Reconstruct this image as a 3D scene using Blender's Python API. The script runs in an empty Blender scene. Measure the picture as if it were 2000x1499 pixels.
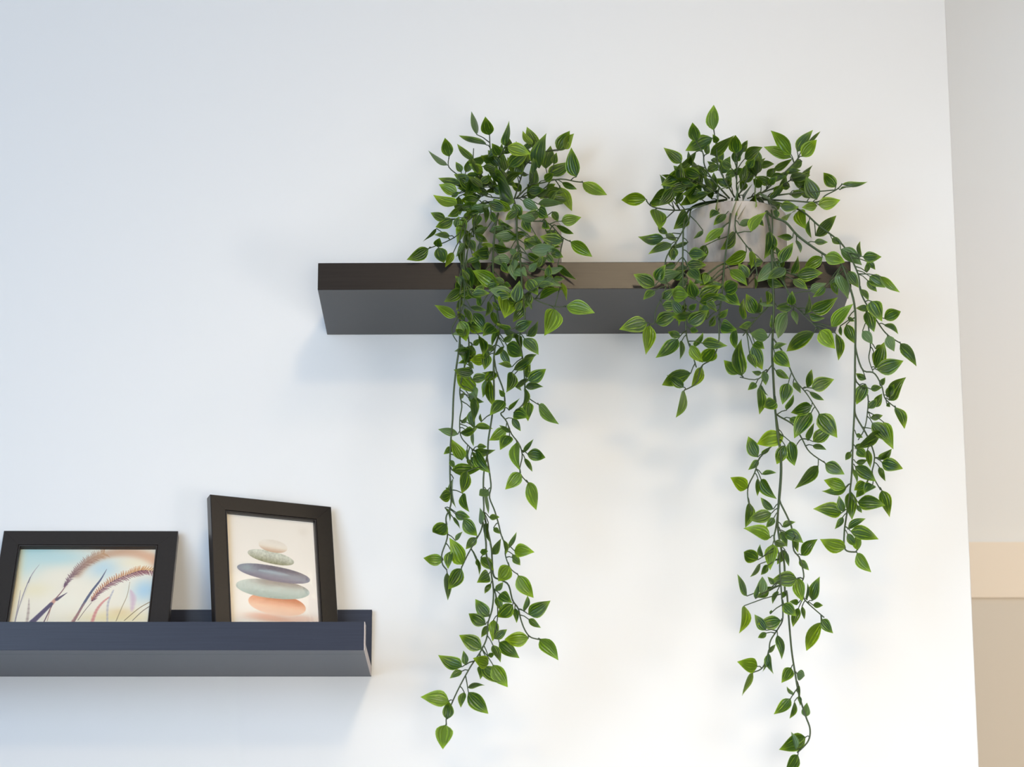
import bpy, bmesh, math, random
import numpy as np
from mathutils import Vector, Matrix

S = bpy.context.scene
COL = S.collection
# ------------------------------------------------------------------ camera
F, PITCH, CX, CY = 5725.0, math.radians(16.05), 1003.0, 749.5
CAMPOS = np.array([0.0, -4.97, 0.85])
cam = bpy.data.cameras.new('camera'); cam_o = bpy.data.objects.new('camera', cam); COL.objects.link(cam_o)
cam_o.location = CAMPOS; cam_o.rotation_euler = (math.radians(90) + PITCH, 0, 0)
cam.sensor_width = 36; cam.lens = F / 2000 * 36; cam.shift_x = -(CX - 1000) / 2000
cam.dof.use_dof = True; cam.dof.focus_distance = 5.02; cam.dof.aperture_fstop = 103 / 14.0
cam.clip_end = 60
S.camera = cam_o
# ------------------------------------------------------------------ light
W = bpy.data.worlds.new('world'); S.world = W; W.use_nodes = True
W.node_tree.nodes['Background'].inputs[0].default_value = (0.94, 0.94, 1.0, 1)
W.node_tree.nodes['Background'].inputs[1].default_value = 0.16
def area(name, loc, target, sx, sy, power, col, spread=180):
    l = bpy.data.lights.new(name, 'AREA'); l.shape = 'RECTANGLE'; l.size = sx; l.size_y = sy
    l.energy = power; l.color = col; l.spread = math.radians(spread)
    o = bpy.data.objects.new(name, l); COL.objects.link(o); o.location = loc
    o.rotation_euler = (Vector(target) - Vector(loc)).to_track_quat('-Z', 'Y').to_euler()
    return o
area('window_light', (-2.4, -2.6, 1.1), (-0.3, 0, 1.6), 1.2, 1.2, 5.61, (0.604, 0.786, 1.0), 110)
area('window_light', (-2.6, -2.2, 2.2), (0, 0, 2), 0.5, 0.5, 9.54, (0.604, 0.786, 1.0))
area('window_light', (-3.3, -4.8, 1.5), (0, 0, 2), 1.6, 1.8, 76.0, (0.57, 0.76, 1.0))
area('window_light', (-2.0, -4.9, 2.7), (0, 0, 2), 1.4, 1.4, 7.0, (1.0, 0.789, 0.503))
area('rear_fill_light', (0.4, -4.6, 0.9), (0.5, 0, 1.5), 0.8, 0.8, 8.46, (1.0, 0.922, 0.809), 50)  # unseen fill, added to brighten the lower middle of the wall
area('rear_fill_light', (1.6, -3.2, 0.8), (0.5, 0, 1.6), 0.6, 0.6, 5.16, (1.0, 0.936, 0.843), 80)  # second added low fill from the right, stands for no window
area('pendant_light', (0.42, -3.9, 3.6), (0.3, 0, 2.2), 0.36, 0.3, 26.65, (1.0, 0.786, 0.5))
area('ceiling_light', (0.5, -2.6, 3.9), (0.6, 0, 1.0), 0.6, 0.6, 4.09, (1.0, 0.784, 0.502), 70)
area('ceiling_light', (0.5, -1.0, 3.9), (0.5, -0.3, 0), 0.15, 0.15, 1.58, (1.0, 0.78, 0.5))
area('ceiling_light', (1.75, -2.2, 3.88), (0.2, 0, 1.9), 0.5, 0.5, 5.4, (1.0, 0.787, 0.508))
area('window_light', (-1.9, -4.7, 2.6), (0, 0, 2), 1.0, 1.3, 45.55, (0.57, 0.76, 1.0))
area('ceiling_light', (0.9, -0.9, 3.9), (0.9, -0.2, 0), 0.2, 0.2, 1.81, (0.609, 0.788, 1.0), 60)
area('alcove_fill_light', (1.9, 0.9, 3.9), (1.2, 2, 2.5), 0.5, 0.5, 14.41, (0.604, 0.785, 1.0))  # added high fill for the dark far wall, no lamp seen
area('alcove_fill_light', (2.3, 0.7, 2.7), (1.2, 2, 2.5), 0.4, 0.4, 10.98, (1.0, 0.875, 0.701))  # added fill lower down, out of view right of the corner
area('alcove_fill_light', (2.1, 0.8, 1.3), (1.2, 2, 2.0), 0.4, 0.4, 6.2, (1.0, 0.785, 0.499))  # added low fill, lifts the bottom of the far wall
vs = S.view_settings
S.display_settings.display_device = 'sRGB'
vs.view_transform = 'Standard'; vs.look = 'None'; vs.gamma = 1.0; vs.use_curve_mapping = False; vs.exposure = -0.18

# ------------------------------------------------------------------ helpers
def ray(px, py):
    x = (px - CX) / F; y = (CY - py) / F; c, s = math.cos(PITCH), math.sin(PITCH)
    return np.array([x, c - y * s, s + y * c])
def U(px, py, Y):
    r = ray(px, py); return CAMPOS + r * ((Y - CAMPOS[1]) / r[1])
def s2l(c):
    c = np.asarray(c, float); return np.where(c <= 0.04045, c / 12.92, ((c + 0.055) / 1.055) ** 2.4)
def hexc(h): return tuple(s2l([int(h[i:i + 2], 16) / 255 for i in (0, 2, 4)]))
def mat(name):
    m = bpy.data.materials.new(name); m.use_nodes = True
    n = m.node_tree.nodes; return m, n, m.node_tree.links, n['Principled BSDF']
def mk(name, me, m=None, parent=None, loc=None, **props):
    o = bpy.data.objects.new(name, me); COL.objects.link(o)
    if m is not None and me is not None and not me.materials: me.materials.append(m)
    if parent: o.parent = parent
    if loc is not None: o.location = loc
    for k, v in props.items(): o[k] = v
    return o
def bm_mesh(bm, name, smooth=False):
    me = bpy.data.meshes.new(name); bm.to_mesh(me); bm.free()
    if smooth:
        for p in me.polygons: p.use_smooth = True
    return me
def add_box(bm, lo, hi, bev=0.0, seg=2):
    ret = bmesh.ops.create_cube(bm, size=1.0); vs_ = ret['verts']
    for v in vs_:
        v.co = Vector([lo[i] + (v.co[i] + 0.5) * (hi[i] - lo[i]) for i in range(3)])
    if bev:
        es = list({e for v in vs_ for e in v.link_edges})
        bmesh.ops.bevel(bm, geom=es, offset=bev, segments=seg, affect='EDGES', profile=0.5)
def box_mesh(name, lo, hi, bev=0.0, seg=2):
    bm = bmesh.new(); add_box(bm, lo, hi, bev, seg); return bm_mesh(bm, name)

# ------------------------------------------------------------------ materials
def wall_mat(name, col, bump=0.02, scale=260, rough=0.75):
    m, n, L, b = mat(name)
    b.inputs['Base Color'].default_value = (*hexc(col), 1); b.inputs['Roughness'].default_value = rough
    tc = n.new('ShaderNodeTexCoord'); t = n.new('ShaderNodeTexNoise'); t.inputs['Scale'].default_value = scale
    t.inputs['Detail'].default_value = 3
    bp = n.new('ShaderNodeBump'); bp.inputs['Strength'].default_value = bump; bp.inputs['Distance'].default_value = 0.001
    L.new(tc.outputs['Object'], t.inputs['Vector']); L.new(t.outputs['Fac'], bp.inputs['Height']); L.new(bp.outputs[0], b.inputs['Normal'])
    return m
M_WALL = wall_mat('wall_paint', 'EFEFEF')
M_FAR = wall_mat('far_wall_paint', 'E9E8E6')
M_LIGHT_BAND = wall_mat('beige_light_tone', 'EFE2D2')  # warm band of lamplight on the far wall, painted in as beige
M_SHADE_BAND = wall_mat('taupe_shade_tone', 'D8CFC3')  # shade on the lower far wall, painted in as taupe
M_FLOOR = wall_mat('floor_vinyl', '46484C', rough=0.5)
M_CEIL = wall_mat('ceiling_paint', 'E8E8E8')
def grain_mat(name, c1, c2, rough, spec=0.5, stretch=(3, 140, 140), bump=0.25, ior=1.45):
    m, n, L, b = mat(name)
    tc = n.new('ShaderNodeTexCoord'); mp = n.new('ShaderNodeMapping'); mp.inputs['Scale'].default_value = stretch
    t = n.new('ShaderNodeTexNoise'); t.inputs['Scale'].default_value = 3.0; t.inputs['Detail'].default_value = 6
    t.inputs['Roughness'].default_value = 0.7
    r = n.new('ShaderNodeMixRGB'); r.inputs[1].default_value = (*hexc(c1), 1); r.inputs[2].default_value = (*hexc(c2), 1)
    bp = n.new('ShaderNodeBump'); bp.inputs['Strength'].default_value = bump; bp.inputs['Distance'].default_value = 0.0006
    L.new(tc.outputs['Object'], mp.inputs[0]); L.new(mp.outputs[0], t.inputs['Vector'])
    L.new(t.outputs['Fac'], r.inputs[0]); L.new(r.outputs[0], b.inputs['Base Color'])
    L.new(t.outputs['Fac'], bp.inputs['Height']); L.new(bp.outputs[0], b.inputs['Normal'])
    b.inputs['Roughness'].default_value = rough; b.inputs['Specular IOR Level'].default_value = spec; b.inputs['IOR'].default_value = ior
    return m
M_SHELF = grain_mat('black_brown_laminate', '26211F', '35302D', 0.225, 0.50, bump=.16, ior=1.30)
M_LEDGE = grain_mat('black_brown_blue_sheen', '2D313E', '3D4252', 0.29, 0.50, ior=1.30)  # blue window reflection mixed into the dark brown base colour
M_FRAME = grain_mat('black_frame_foil', '262220', '322D2A', 0.28, 0.5, (60, 60, 60), 0.15)
M_EDGE = grain_mat('raw_edge_band', 'D8CCC8', 'C9BCB6', 0.6, 0.3, (90, 90, 90), 0.1)
M_BOARD = grain_mat('backing_board', '6E5A44', '5E4C3A', 0.8, 0.2, (60, 60, 60), 0.1)
def pot_mat():
    m, n, L, b = mat('grey_concrete')
    tc = n.new('ShaderNodeTexCoord'); t = n.new('ShaderNodeTexNoise'); t.inputs['Scale'].default_value = 18; t.inputs['Detail'].default_value = 6
    mp = n.new('ShaderNodeMapping'); mp.inputs['Scale'].default_value = (1.4, 1.4, .55)
    cr = n.new('ShaderNodeValToRGB'); cr.color_ramp.elements[0].position = .38; cr.color_ramp.elements[0].color = (*hexc('8E8680'), 1)
    cr.color_ramp.elements[1].position = .58; cr.color_ramp.elements[1].color = (*hexc('BDB5AE'), 1)
    L.new(tc.outputs['Object'], mp.inputs[0]); L.new(mp.outputs[0], t.inputs['Vector'])
    L.new(t.outputs['Fac'], cr.inputs[0]); L.new(cr.outputs[0], b.inputs['Base Color'])
    t2 = n.new('ShaderNodeTexNoise'); t2.inputs['Scale'].default_value = 300; L.new(tc.outputs['Object'], t2.inputs['Vector'])
    bp = n.new('ShaderNodeBump'); bp.inputs['Strength'].default_value = .15; bp.inputs['Distance'].default_value = .001
    L.new(t2.outputs['Fac'], bp.inputs['Height']); L.new(bp.outputs[0], b.inputs['Normal'])
    b.inputs['Roughness'].default_value = 0.75
    return m
M_POT = pot_mat()
M_MOSS = wall_mat('moss_filler', '2C3A1C', 0.6, 200, 0.95)
def leaf_mat():
    m, n, L, b = mat('plastic_leaf')
    def N(t, **k):
        x = n.new(t)
        for a, v in k.items(): setattr(x, a, v)
        return x
    def math_(op, a, b_=None, clamp=False):
        x = N('ShaderNodeMath', operation=op); x.use_clamp = clamp
        for i, v in enumerate((a, b_)):
            if v is None: continue
            if isinstance(v, (int, float)): x.inputs[i].default_value = v
            else: L.new(v, x.inputs[i])
        return x.outputs[0]
    def mix(f, a, c):
        x = N('ShaderNodeMixRGB')
        for i, v in enumerate((f, a, c)):
            if isinstance(v, (int, float)): x.inputs[i].default_value = v
            elif isinstance(v, tuple): x.inputs[i].default_value = v
            else: L.new(v, x.inputs[i])
        return x.outputs[0]
    def smooth(v, a, b_):
        x = N('ShaderNodeMapRange', interpolation_type='SMOOTHSTEP'); L.new(v, x.inputs[0])
        x.inputs[1].default_value = a; x.inputs[2].default_value = b_; return x.outputs[0]
    uv = N('ShaderNodeUVMap'); sp = N('ShaderNodeSeparateXYZ'); L.new(uv.outputs[0], sp.inputs[0])
    u = math_('SUBTRACT', math_('MULTIPLY', sp.outputs[0], 2.0), 1.0); v = sp.outputs[1]
    au = math_('ABSOLUTE', u)
    oi = N('ShaderNodeObjectInfo'); rnd = oi.outputs['Random']
    sc = N('ShaderNodeSeparateColor'); L.new(oi.outputs['Color'], sc.inputs[0])
    no = N('ShaderNodeTexNoise', noise_dimensions='4D'); L.new(uv.outputs[0], no.inputs['Vector'])
    L.new(math_('MULTIPLY', rnd, 30.0), no.inputs['W']); no.inputs['Scale'].default_value = 3.5; no.inputs['Detail'].default_value = 4
    wob = math_('MULTIPLY', math_('SUBTRACT', no.outputs['Fac'], .5), .8)
    st = math_('COSINE', math_('ADD', math_('MULTIPLY', au, 17.0), math_('MULTIPLY', wob, 3.0)))
    st = smooth(st, .1, .95)                                    # light streaks between the veins
    st = math_('MULTIPLY', st, smooth(au, .12, .3))
    mid = smooth(au, .07, .0)
    stn = math_('MULTIPLY', st, smooth(no.outputs['Fac'], .35, .65))
    edge = smooth(math_('ADD', au, math_('MULTIPLY', wob, .10)), .82, .98)
    tip = smooth(v, .62, 1.02)
    rim = math_('MAXIMUM', math_('MULTIPLY', edge, .85), math_('MULTIPLY', tip, .85))
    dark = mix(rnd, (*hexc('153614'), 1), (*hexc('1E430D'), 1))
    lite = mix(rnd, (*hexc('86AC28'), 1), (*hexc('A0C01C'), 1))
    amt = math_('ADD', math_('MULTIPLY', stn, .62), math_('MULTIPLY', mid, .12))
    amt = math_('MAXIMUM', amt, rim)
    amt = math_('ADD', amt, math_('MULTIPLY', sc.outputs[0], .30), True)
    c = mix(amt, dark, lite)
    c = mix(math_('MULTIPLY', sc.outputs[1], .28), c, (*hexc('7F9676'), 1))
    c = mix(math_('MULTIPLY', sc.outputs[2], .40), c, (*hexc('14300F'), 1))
    geo = N('ShaderNodeNewGeometry')
    back = mix(.55, c, (*hexc('5C7A50'), 1))
    c = mix(geo.outputs['Backfacing'], c, back)
    L.new(c, b.inputs['Base Color']); b.inputs['Roughness'].default_value = .33; b.inputs['Specular IOR Level'].default_value = .6
    bp = N('ShaderNodeBump'); bp.inputs['Strength'].default_value = .55; bp.inputs['Distance'].default_value = .0012
    L.new(math_('SUBTRACT', math_('MULTIPLY', math_('COSINE', math_('MULTIPLY', au, 17.0)), .5), math_('MULTIPLY', mid, .8)), bp.inputs['Height'])
    L.new(bp.outputs[0], b.inputs['Normal'])
    tr = N('ShaderNodeBsdfTranslucent'); L.new(mix(.5, c, (*hexc('9CC81E'), 1)), tr.inputs[0])
    ms = N('ShaderNodeMixShader'); ms.inputs[0].default_value = .21
    L.new(b.outputs[0], ms.inputs[1]); L.new(tr.outputs[0], ms.inputs[2])
    L.new(ms.outputs[0], n['Material Output'].inputs[0])
    return m
M_LEAF = leaf_mat()
M_STEM = wall_mat('stem_plastic', '3B4B2A', 0.2, 120, 0.5)
def glass_mat():
    m, n, L, b = mat('clear_pane'); n.remove(b)
    t = n.new('ShaderNodeBsdfTransparent'); g = n.new('ShaderNodeBsdfGlossy'); g.inputs['Roughness'].default_value = .03
    f = n.new('ShaderNodeFresnel'); f.inputs[0].default_value = 1.45
    q = n.new('ShaderNodeMath'); q.operation = 'MULTIPLY'; q.inputs[1].default_value = .18
    x = n.new('ShaderNodeMixShader'); L.new(f.outputs[0], q.inputs[0]); L.new(q.outputs[0], x.inputs[0]); L.new(t.outputs[0], x.inputs[1]); L.new(g.outputs[0], x.inputs[2])
    L.new(x.outputs[0], n['Material Output'].inputs[0]); return m
M_GLASS = glass_mat()
def print_mat():
    m, n, L, b = mat('printed_paper')
    a = n.new('ShaderNodeAttribute'); a.attribute_name = 'ink'; L.new(a.outputs['Color'], b.inputs['Base Color'])
    b.inputs['Roughness'].default_value = .6; b.inputs['Specular IOR Level'].default_value = .3; return m
M_PRINT = print_mat()

# ------------------------------------------------------------------ setting
def struct(name, me, m, label=None):
    o = mk(name, me, m, kind='structure'); return o
XC = 0.7913
struct('wall_back', box_mesh('wall_back', (-3.4, 0, 0), (XC, .14, 3.95), .0015), M_WALL)
struct('wall_far', box_mesh('wall_far', (-1.2, 2.0, 0), (4.0, 2.12, 3.95)), M_FAR)
struct('floor', box_mesh('floor', (-3.4, -6.5, -.05), (4.0, 2.12, 0)), M_FLOOR)
struct('ceiling', box_mesh('ceiling', (-3.4, -6.5, 3.95), (4.0, 2.12, 4.0)), M_CEIL)
struct('light_shade_band_1', box_mesh('light_shade_band_1', (-1.2, 1.985, 2.312), (4.0, 2.0, 2.4496)), M_LIGHT_BAND)  # thin strip carrying the painted band of lamplight
struct('light_shade_band_2', box_mesh('light_shade_band_2', (-1.2, 1.99, 0), (4.0, 2.0, 2.312)), M_SHADE_BAND)  # thin sheet carrying the painted shade below the band

# ------------------------------------------------------------------ floating shelf
e = mk('floating_shelf', box_mesh('floating_shelf', (0, -.26, 0), (.901, 0, .0478), .0010), M_SHELF, loc=(-.3306, -.0005, 2.3695),
       label='long dark brown floating wall shelf carrying the two trailing plants', category='shelf')
e.rotation_euler = (0, math.radians(-.20), 0)

# ------------------------------------------------------------------ picture ledge
LX0, LX1 = -1.30, -.2437
zb = 1.7563; t = .016
ledge = mk('picture_ledge', None, loc=(LX1, 0, zb), label='dark picture ledge with a raised front lip, holding two framed prints', category='shelf')
mk('back_panel', box_mesh('back_panel', (LX0 - LX1, -.012, 0), (0, -.0005, 1.8710 - zb), .0006), M_LEDGE, ledge)
mk('base_board', box_mesh('base_board', (LX0 - LX1, -.2060, 0), (-.0012, -.012, t), .0005), M_LEDGE, ledge)
mk('front_lip', box_mesh('front_lip', (LX0 - LX1, -.2400, 0), (-.0012, -.206, 1.8038 - zb), .0005), M_LEDGE, ledge)
bm = bmesh.new(); pts = [(-.2400, 0), (-.012, 0), (-.012, t), (-.206, t), (-.206, 1.8038 - zb), (-.2400, 1.8038 - zb)]
va = [bm.verts.new((-.0012, y, z)) for y, z in pts]; vb = [bm.verts.new((0, y, z)) for y, z in pts]
bm.faces.new(va[::-1]); bm.faces.new(vb)
for i in range(6): bm.faces.new((va[i], va[(i + 1) % 6], vb[(i + 1) % 6], vb[i]))
bmesh.ops.recalc_face_normals(bm, faces=bm.faces)
mk('edge_band', bm_mesh(bm, 'edge_band'), M_EDGE, ledge, label='pale unpainted L-shaped end')

# ------------------------------------------------------------------ prints (painted as a per-point colour on a flat sheet)
class Paint:
    def __init__(s, w, h, nx, bg):
        s.w, s.h, s.nx = w, h, nx; s.ny = int(nx * h / w)
        s.X, s.Y = np.meshgrid(np.linspace(0, w, s.nx), np.linspace(0, h, s.ny)); s.I = np.zeros(s.X.shape + (3,)) + np.array(bg)
        s.rng = np.random.RandomState(4)
    def blend(s, a, c): s.I += (np.asarray(c) - s.I) * np.clip(a, 0, 1)[..., None]
    def blob(s, p, rx, ry, c, a=1.0, pw=1.0):
        d = ((s.X - p[0]) / rx) ** 2 + ((s.Y - p[1]) / ry) ** 2; s.blend(a * np.exp(-d * pw), c)
    def line(s, P, w, c, soft=.5, a=1.0):          # tapered stroke
        P = np.asarray(P); n = len(P); w = np.interp(np.linspace(0, 1, n), np.linspace(0, 1, len(w)), w)
        for i in range(n - 1):
            A, B = P[i], P[i + 1]; d = B - A; L2 = (d ** 2).sum() + 1e-12
            t = np.clip(((s.X - A[0]) * d[0] + (s.Y - A[1]) * d[1]) / L2, 0, 1)
            dist = np.hypot(s.X - A[0] - t * d[0], s.Y - A[1] - t * d[1]); ww = w[i] + (w[i + 1] - w[i]) * t
            s.blend(a * np.clip((ww - dist) / (ww * soft + 1e-9) + .5, 0, 1), c)
    def noise(s, n, seed=0):
        r = np.random.RandomState(seed); g = r.rand(n, n)
        x = np.linspace(0, n - 1.001, s.nx); y = np.linspace(0, n - 1.001, s.ny); xi = x.astype(int); yi = y.astype(int)
        fx = (x - xi)[None]; fy = (y - yi)[:, None]
        return (g[np.ix_(yi, xi)] * (1 - fx) * (1 - fy) + g[np.ix_(yi, xi + 1)] * fx * (1 - fy) + g[np.ix_(yi + 1, xi)] * (1 - fx) * fy + g[np.ix_(yi + 1, xi + 1)] * fx * fy)
    def mesh(s, name):
        nx, ny = s.nx, s.ny; me = bpy.data.meshes.new(name)
        co = np.stack([s.X, s.h - s.Y, np.zeros_like(s.X)], -1).reshape(-1, 3)
        i = np.arange(nx * ny).reshape(ny, nx); q = np.stack([i[1:, :-1], i[1:, 1:], i[:-1, 1:], i[:-1, :-1]], -1).reshape(-1)
        nf = (nx - 1) * (ny - 1)
        me.vertices.add(nx * ny); me.vertices.foreach_set('co', co.ravel()); me.loops.add(nf * 4); me.loops.foreach_set('vertex_index', q)
        me.polygons.add(nf); me.polygons.foreach_set('loop_start', np.arange(nf) * 4); me.polygons.foreach_set('loop_total', np.full(nf, 4)); me.update()
        at = me.color_attributes.new('ink', 'FLOAT_COLOR', 'POINT')
        c = np.ones((nx * ny, 4), np.float32); c[:, :3] = s2l(np.clip(1 - (1 - s.I) * .92 + .012, 0, .985).reshape(-1, 3)); at.data.foreach_set('color', c.ravel())
        return me
def rgb(h): return np.array([int(h[i:i + 2], 16) / 255 for i in (0, 2, 4)])
def bez(P, n=24):
    P = np.asarray(P, float); t = np.linspace(0, len(P) - 1, n); i = np.clip(t.astype(int), 0, len(P) - 2); f = (t - i)[:, None]
    g = lambda k: P[np.clip(k, 0, len(P) - 1)]
    p0, p1, p2, p3 = g(i - 1), g(i), g(i + 1), g(i + 2)
    return .5 * (2 * p1 + (p2 - p0) * f + (2 * p0 - 5 * p1 + 4 * p2 - p3) * f ** 2 + (3 * p1 - p0 - 3 * p2 + p3) * f ** 3)

def frame(BL, psi, lean, Wd, Ht, opening, draw, label):
    """front-face bottom-left corner BL, yaw psi, lean back; opening = (x0, y0, x1, y1) of the window in face coordinates"""
    cp, sp_, cl, sl = math.cos(psi), math.sin(psi), math.cos(lean), math.sin(lean)
    ex = Vector((cp, sp_, 0)); up = Vector((-sl * sp_, sl * cp, cl)); nn = ex.cross(up)
    R = Matrix((ex, up, nn)).transposed().to_4x4(); R.translation = Vector(BL)
    root = mk('framed_picture', None, label=label, category='picture frame')
    root.matrix_world = R
    x0, y0, x1, y1 = opening; T = .018
    # section across a rail: (inward distance fraction, height)
    sec = [(0, -T, 0), (0, -.0012, 0), (0, 0, .0012), (1, 0, -.0036), (1, -.0016, -.0032), (1, -.0006, -.0026), (1, -.0001, -.0016), (1, -.0006, -.0006), (1, -.0022, 0), (1, -.0090, 0), (1, -T, 0)]
    oc = [(0, 0), (Wd, 0), (Wd, Ht), (0, Ht)]; ic = [(x0, y0), (x1, y0), (x1, y1), (x0, y1)]
    for k in range(4):
        a0, a1, i0, i1 = oc[k], oc[(k + 1) % 4], ic[k], ic[(k + 1) % 4]
        bm = bmesh.new(); rows = []
        for (o, i_) in ((a0, i0), (a1, i1)):
            d = Vector((i_[0] - o[0], i_[1] - o[1])); sx = Vector((math.copysign(1, d.x), math.copysign(1, d.y)))
            row = []
            for fr, z, dd in sec:
                p = Vector(o) + d * fr + sx * dd
                tang = Vector((a1[0] - a0[0], a1[1] - a0[1])).normalized()
                p += tang * (.00012 if o is a0 else -.00012)
                row.append(bm.verts.new((p.x, p.y, z)))
            rows.append(row)
        m_ = len(sec)
        for j in range(m_): bm.faces.new((rows[0][j], rows[0][(j + 1) % m_], rows[1][(j + 1) % m_], rows[1][j]))
        bm.faces.new(rows[0][::-1]); bm.faces.new(rows[1]); bmesh.ops.recalc_face_normals(bm, faces=bm.faces)
        mk('rail', bm_mesh(bm, 'rail'), M_FRAME, root)
    g = .004
    mk('glass_pane', box_mesh('glass_pane', (x0 - g * 0 + .0002, y0 + .0002, -.0088), (x1 - .0002, y1 - .0002, -.0078)), M_GLASS, root)
    def loc2(px, py, z=-.0092):
        r = ray(px, py); o = Vector(BL) + nn * z; tt = (o - Vector(CAMPOS)).dot(nn) / Vector(r).dot(nn)
        q = Vector(CAMPOS) + Vector(r) * tt - o; return np.array([q.dot(ex) - x0, (y1 - y0) - (q.dot(up) - y0)])
    me = draw(x1 - x0, y1 - y0, loc2)
    pr = mk('photo_print', me, M_PRINT, root, loc=(x0, y0, -.0092))
    mk('backing_board', box_mesh('backing_board', (x0 + .0003, y0 + .0003, -.0165), (x1 - .0003, y1 - .0003, -.0100)), M_BOARD, root)
    return root, pr
def draw_grass(w, h, loc2):
    P = Paint(w, h, 430, rgb('F6EEDA'))
    k = .000093
    c = lambda x, y: loc2(x / 3.7475, 940 + y / 3.7475)
    cc = lambda L: np.array([c(*q) for q in L])
    P.blob(c(250, 500), .055, .028, rgb('A9D6D8'), 1.0); P.blob(c(420, 560), .06, .02, rgb('BFDFE0'), .9); P.blob(c(180, 620), .03, .03, rgb('C2E0DE'), .7)
    P.blob(c(760, 640), .030, .024, rgb('B9D9E6'), .8); P.blob(c(1060, 800), .022, .026, rgb('A9D0E6'), .9); P.blob(c(1000, 600), .03, .012, rgb('F8EBC8'), .6)
    P.blob(c(250, 800), .03, .018, rgb('F2E6BE'), .7); P.blob(c(840, 1000), .06, .012, rgb('F3E2A6'), .8); P.blob(c(120, 760), .008, .10, rgb('EFDDA6'), .6)
    P.blob(c(880, 960), .022, .010, rgb('E6C98C'), .6); P.blob(c(480, 880), .03, .02, rgb('FAF3E0'), .8); P.blob(c(600, 1150), .2, .02, rgb('F1DFA8'), .8)
    # out of focus plume
    A = bez(cc([(560, 690), (650, 600), (760, 545), (880, 525), (1000, 530), (1100, 560), (1160, 600)]), 30)
    for i, q in enumerate(A):
        f = i / 29; P.blob(q, .0068 + .003 * f, .0068 + .003 * f, rgb('B99478') * (1 - f) + rgb('EBB48C') * f, .55)
    rng = P.rng
    A = bez(cc([(470, 775), (520, 700), (580, 640), (640, 590), (700, 555), (760, 530)]), 30)
    for i, q in enumerate(A):
        f = i / 29; d = A[min(i + 1, 29)] - A[max(i - 1, 0)]; d = d / np.hypot(*d); nrm = np.array([-d[1], d[0]])
        ln = .0035 + .0085 * min(1, f * 2.2); P.blob(q, .004 + .003 * min(1, f * 2), .004, rgb('93706F') * (1 - f) + rgb('D9B58E') * f, .16)
        for sgn in (-1, 1):
            q2 = q + d * rng.uniform(-.001, .001); e_ = q2 + nrm * sgn * ln * rng.uniform(.7, 1.2) + d * .006
            P.line([q2, (q2 + e_) / 2 + d * .001, e_], [.0013, .0010, .0003], rgb('5E4058') * (1 - f) + rgb('C08C5E') * f, 1.0 + f, .85 * (1 - .45 * f))
    P.line(bez(cc([(480, 770), (440, 825), (385, 885)]), 8), [.0007, .0012], rgb('8A5F62'), .8)
    P.line(cc([(405, 868), (372, 905)]), [.0030, .0036], rgb('D09A86'), .7); P.line(cc([(492, 818), (415, 868)]), [.0004, .0030], rgb('574A5E'), .7)
    P.line(cc([(375, 900), (240, 1030), (120, 1150)]), [.0034, .0048, .006], rgb('554B66'), .5)
    P.line(cc([(378, 915), (325, 1025), (280, 1120)]), [.0010, .0009], rgb('6C4C58'), .7); P.line(cc([(372, 930), (345, 1025)]), [.0006, .0005], rgb('B78B70'), .7)
    # left blades
    P.line(bez(cc([(290, 610), (225, 700), (160, 860), (110, 1030), (90, 1120)]), 16), [.0002, .0009, .0006, .0006], rgb('7C7480'), .9, .8)
    P.line(cc([(222, 705), (208, 745)]), [.0007, .0007], rgb('4A4656'), .7, .8)
    P.line(bez(cc([(150, 800), (135, 900), (110, 1030)]), 8), [.0003, .0009, .0010], rgb('8C8088'), .9, .8)
    P.line(bez(cc([(212, 860), (208, 950), (190, 1080)]), 8), [.0004, .0018, .0022], rgb('A08A80'), 1.6, .6)
    P.line(cc([(262, 640), (150, 900)]), [.0003, .0012], rgb('C9C2B4'), 1.5, .4)
    # middle blade
    P.line(bez(cc([(782, 645), (735, 725), (670, 810), (600, 920), (545, 1020), (500, 1110)]), 20), [.0003, .0018, .0022, .0016, .0018], rgb('565B74'), .6)
    P.line(bez(cc([(620, 890), (560, 990), (500, 1080)]), 10), [.0006, .0024, .003], rgb('A4746E'), 1.0, .8)
    P.line(bez(cc([(670, 890), (620, 950), (570, 1020)]), 8), [.0005, .0006], rgb('7C6A5E'), .8)
    P.line(bez(cc([(800, 850), (750, 890), (705, 950), (675, 1030)]), 12), [.0012, .0020, .0026], rgb('D98C84'), 1.2, .8)
    P.line(bez(cc([(830, 800), (790, 900), (785, 1030)]), 10), [.0010, .0016, .0012], rgb('A9A6B4'), 1.6, .6)
    P.line(bez(cc([(950, 740), (930, 840), (890, 930), (850, 1025)]), 12), [.0004, .0006, .0008], rgb('A08A62'), .8, .9)
    P.line(bez(cc([(955, 800), (975, 860), (965, 950)]), 8), [.0012, .0040, .0020], rgb('D4B4C4'), 2.0, .6)
    P.line(bez(cc([(1120, 875), (1020, 930), (910, 1022)]), 8), [.0008, .0007], rgb('8A7448'), .8)
    P.line(bez(cc([(1115, 905), (1040, 955), (970, 1022)]), 8), [.0009, .0006], rgb('7A6A55'), .8)
    # sharp plume
    A = bez(cc([(672, 880), (715, 820), (780, 765), (850, 722), (930, 690), (1000, 665), (1060, 655), (1140, 665)]), 36)
    for i, q in enumerate(A):
        f = i / 35; P.blob(q, .0042, .0034, rgb('A87C78') * (1 - f) + rgb('D2A878') * f, .16)
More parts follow.
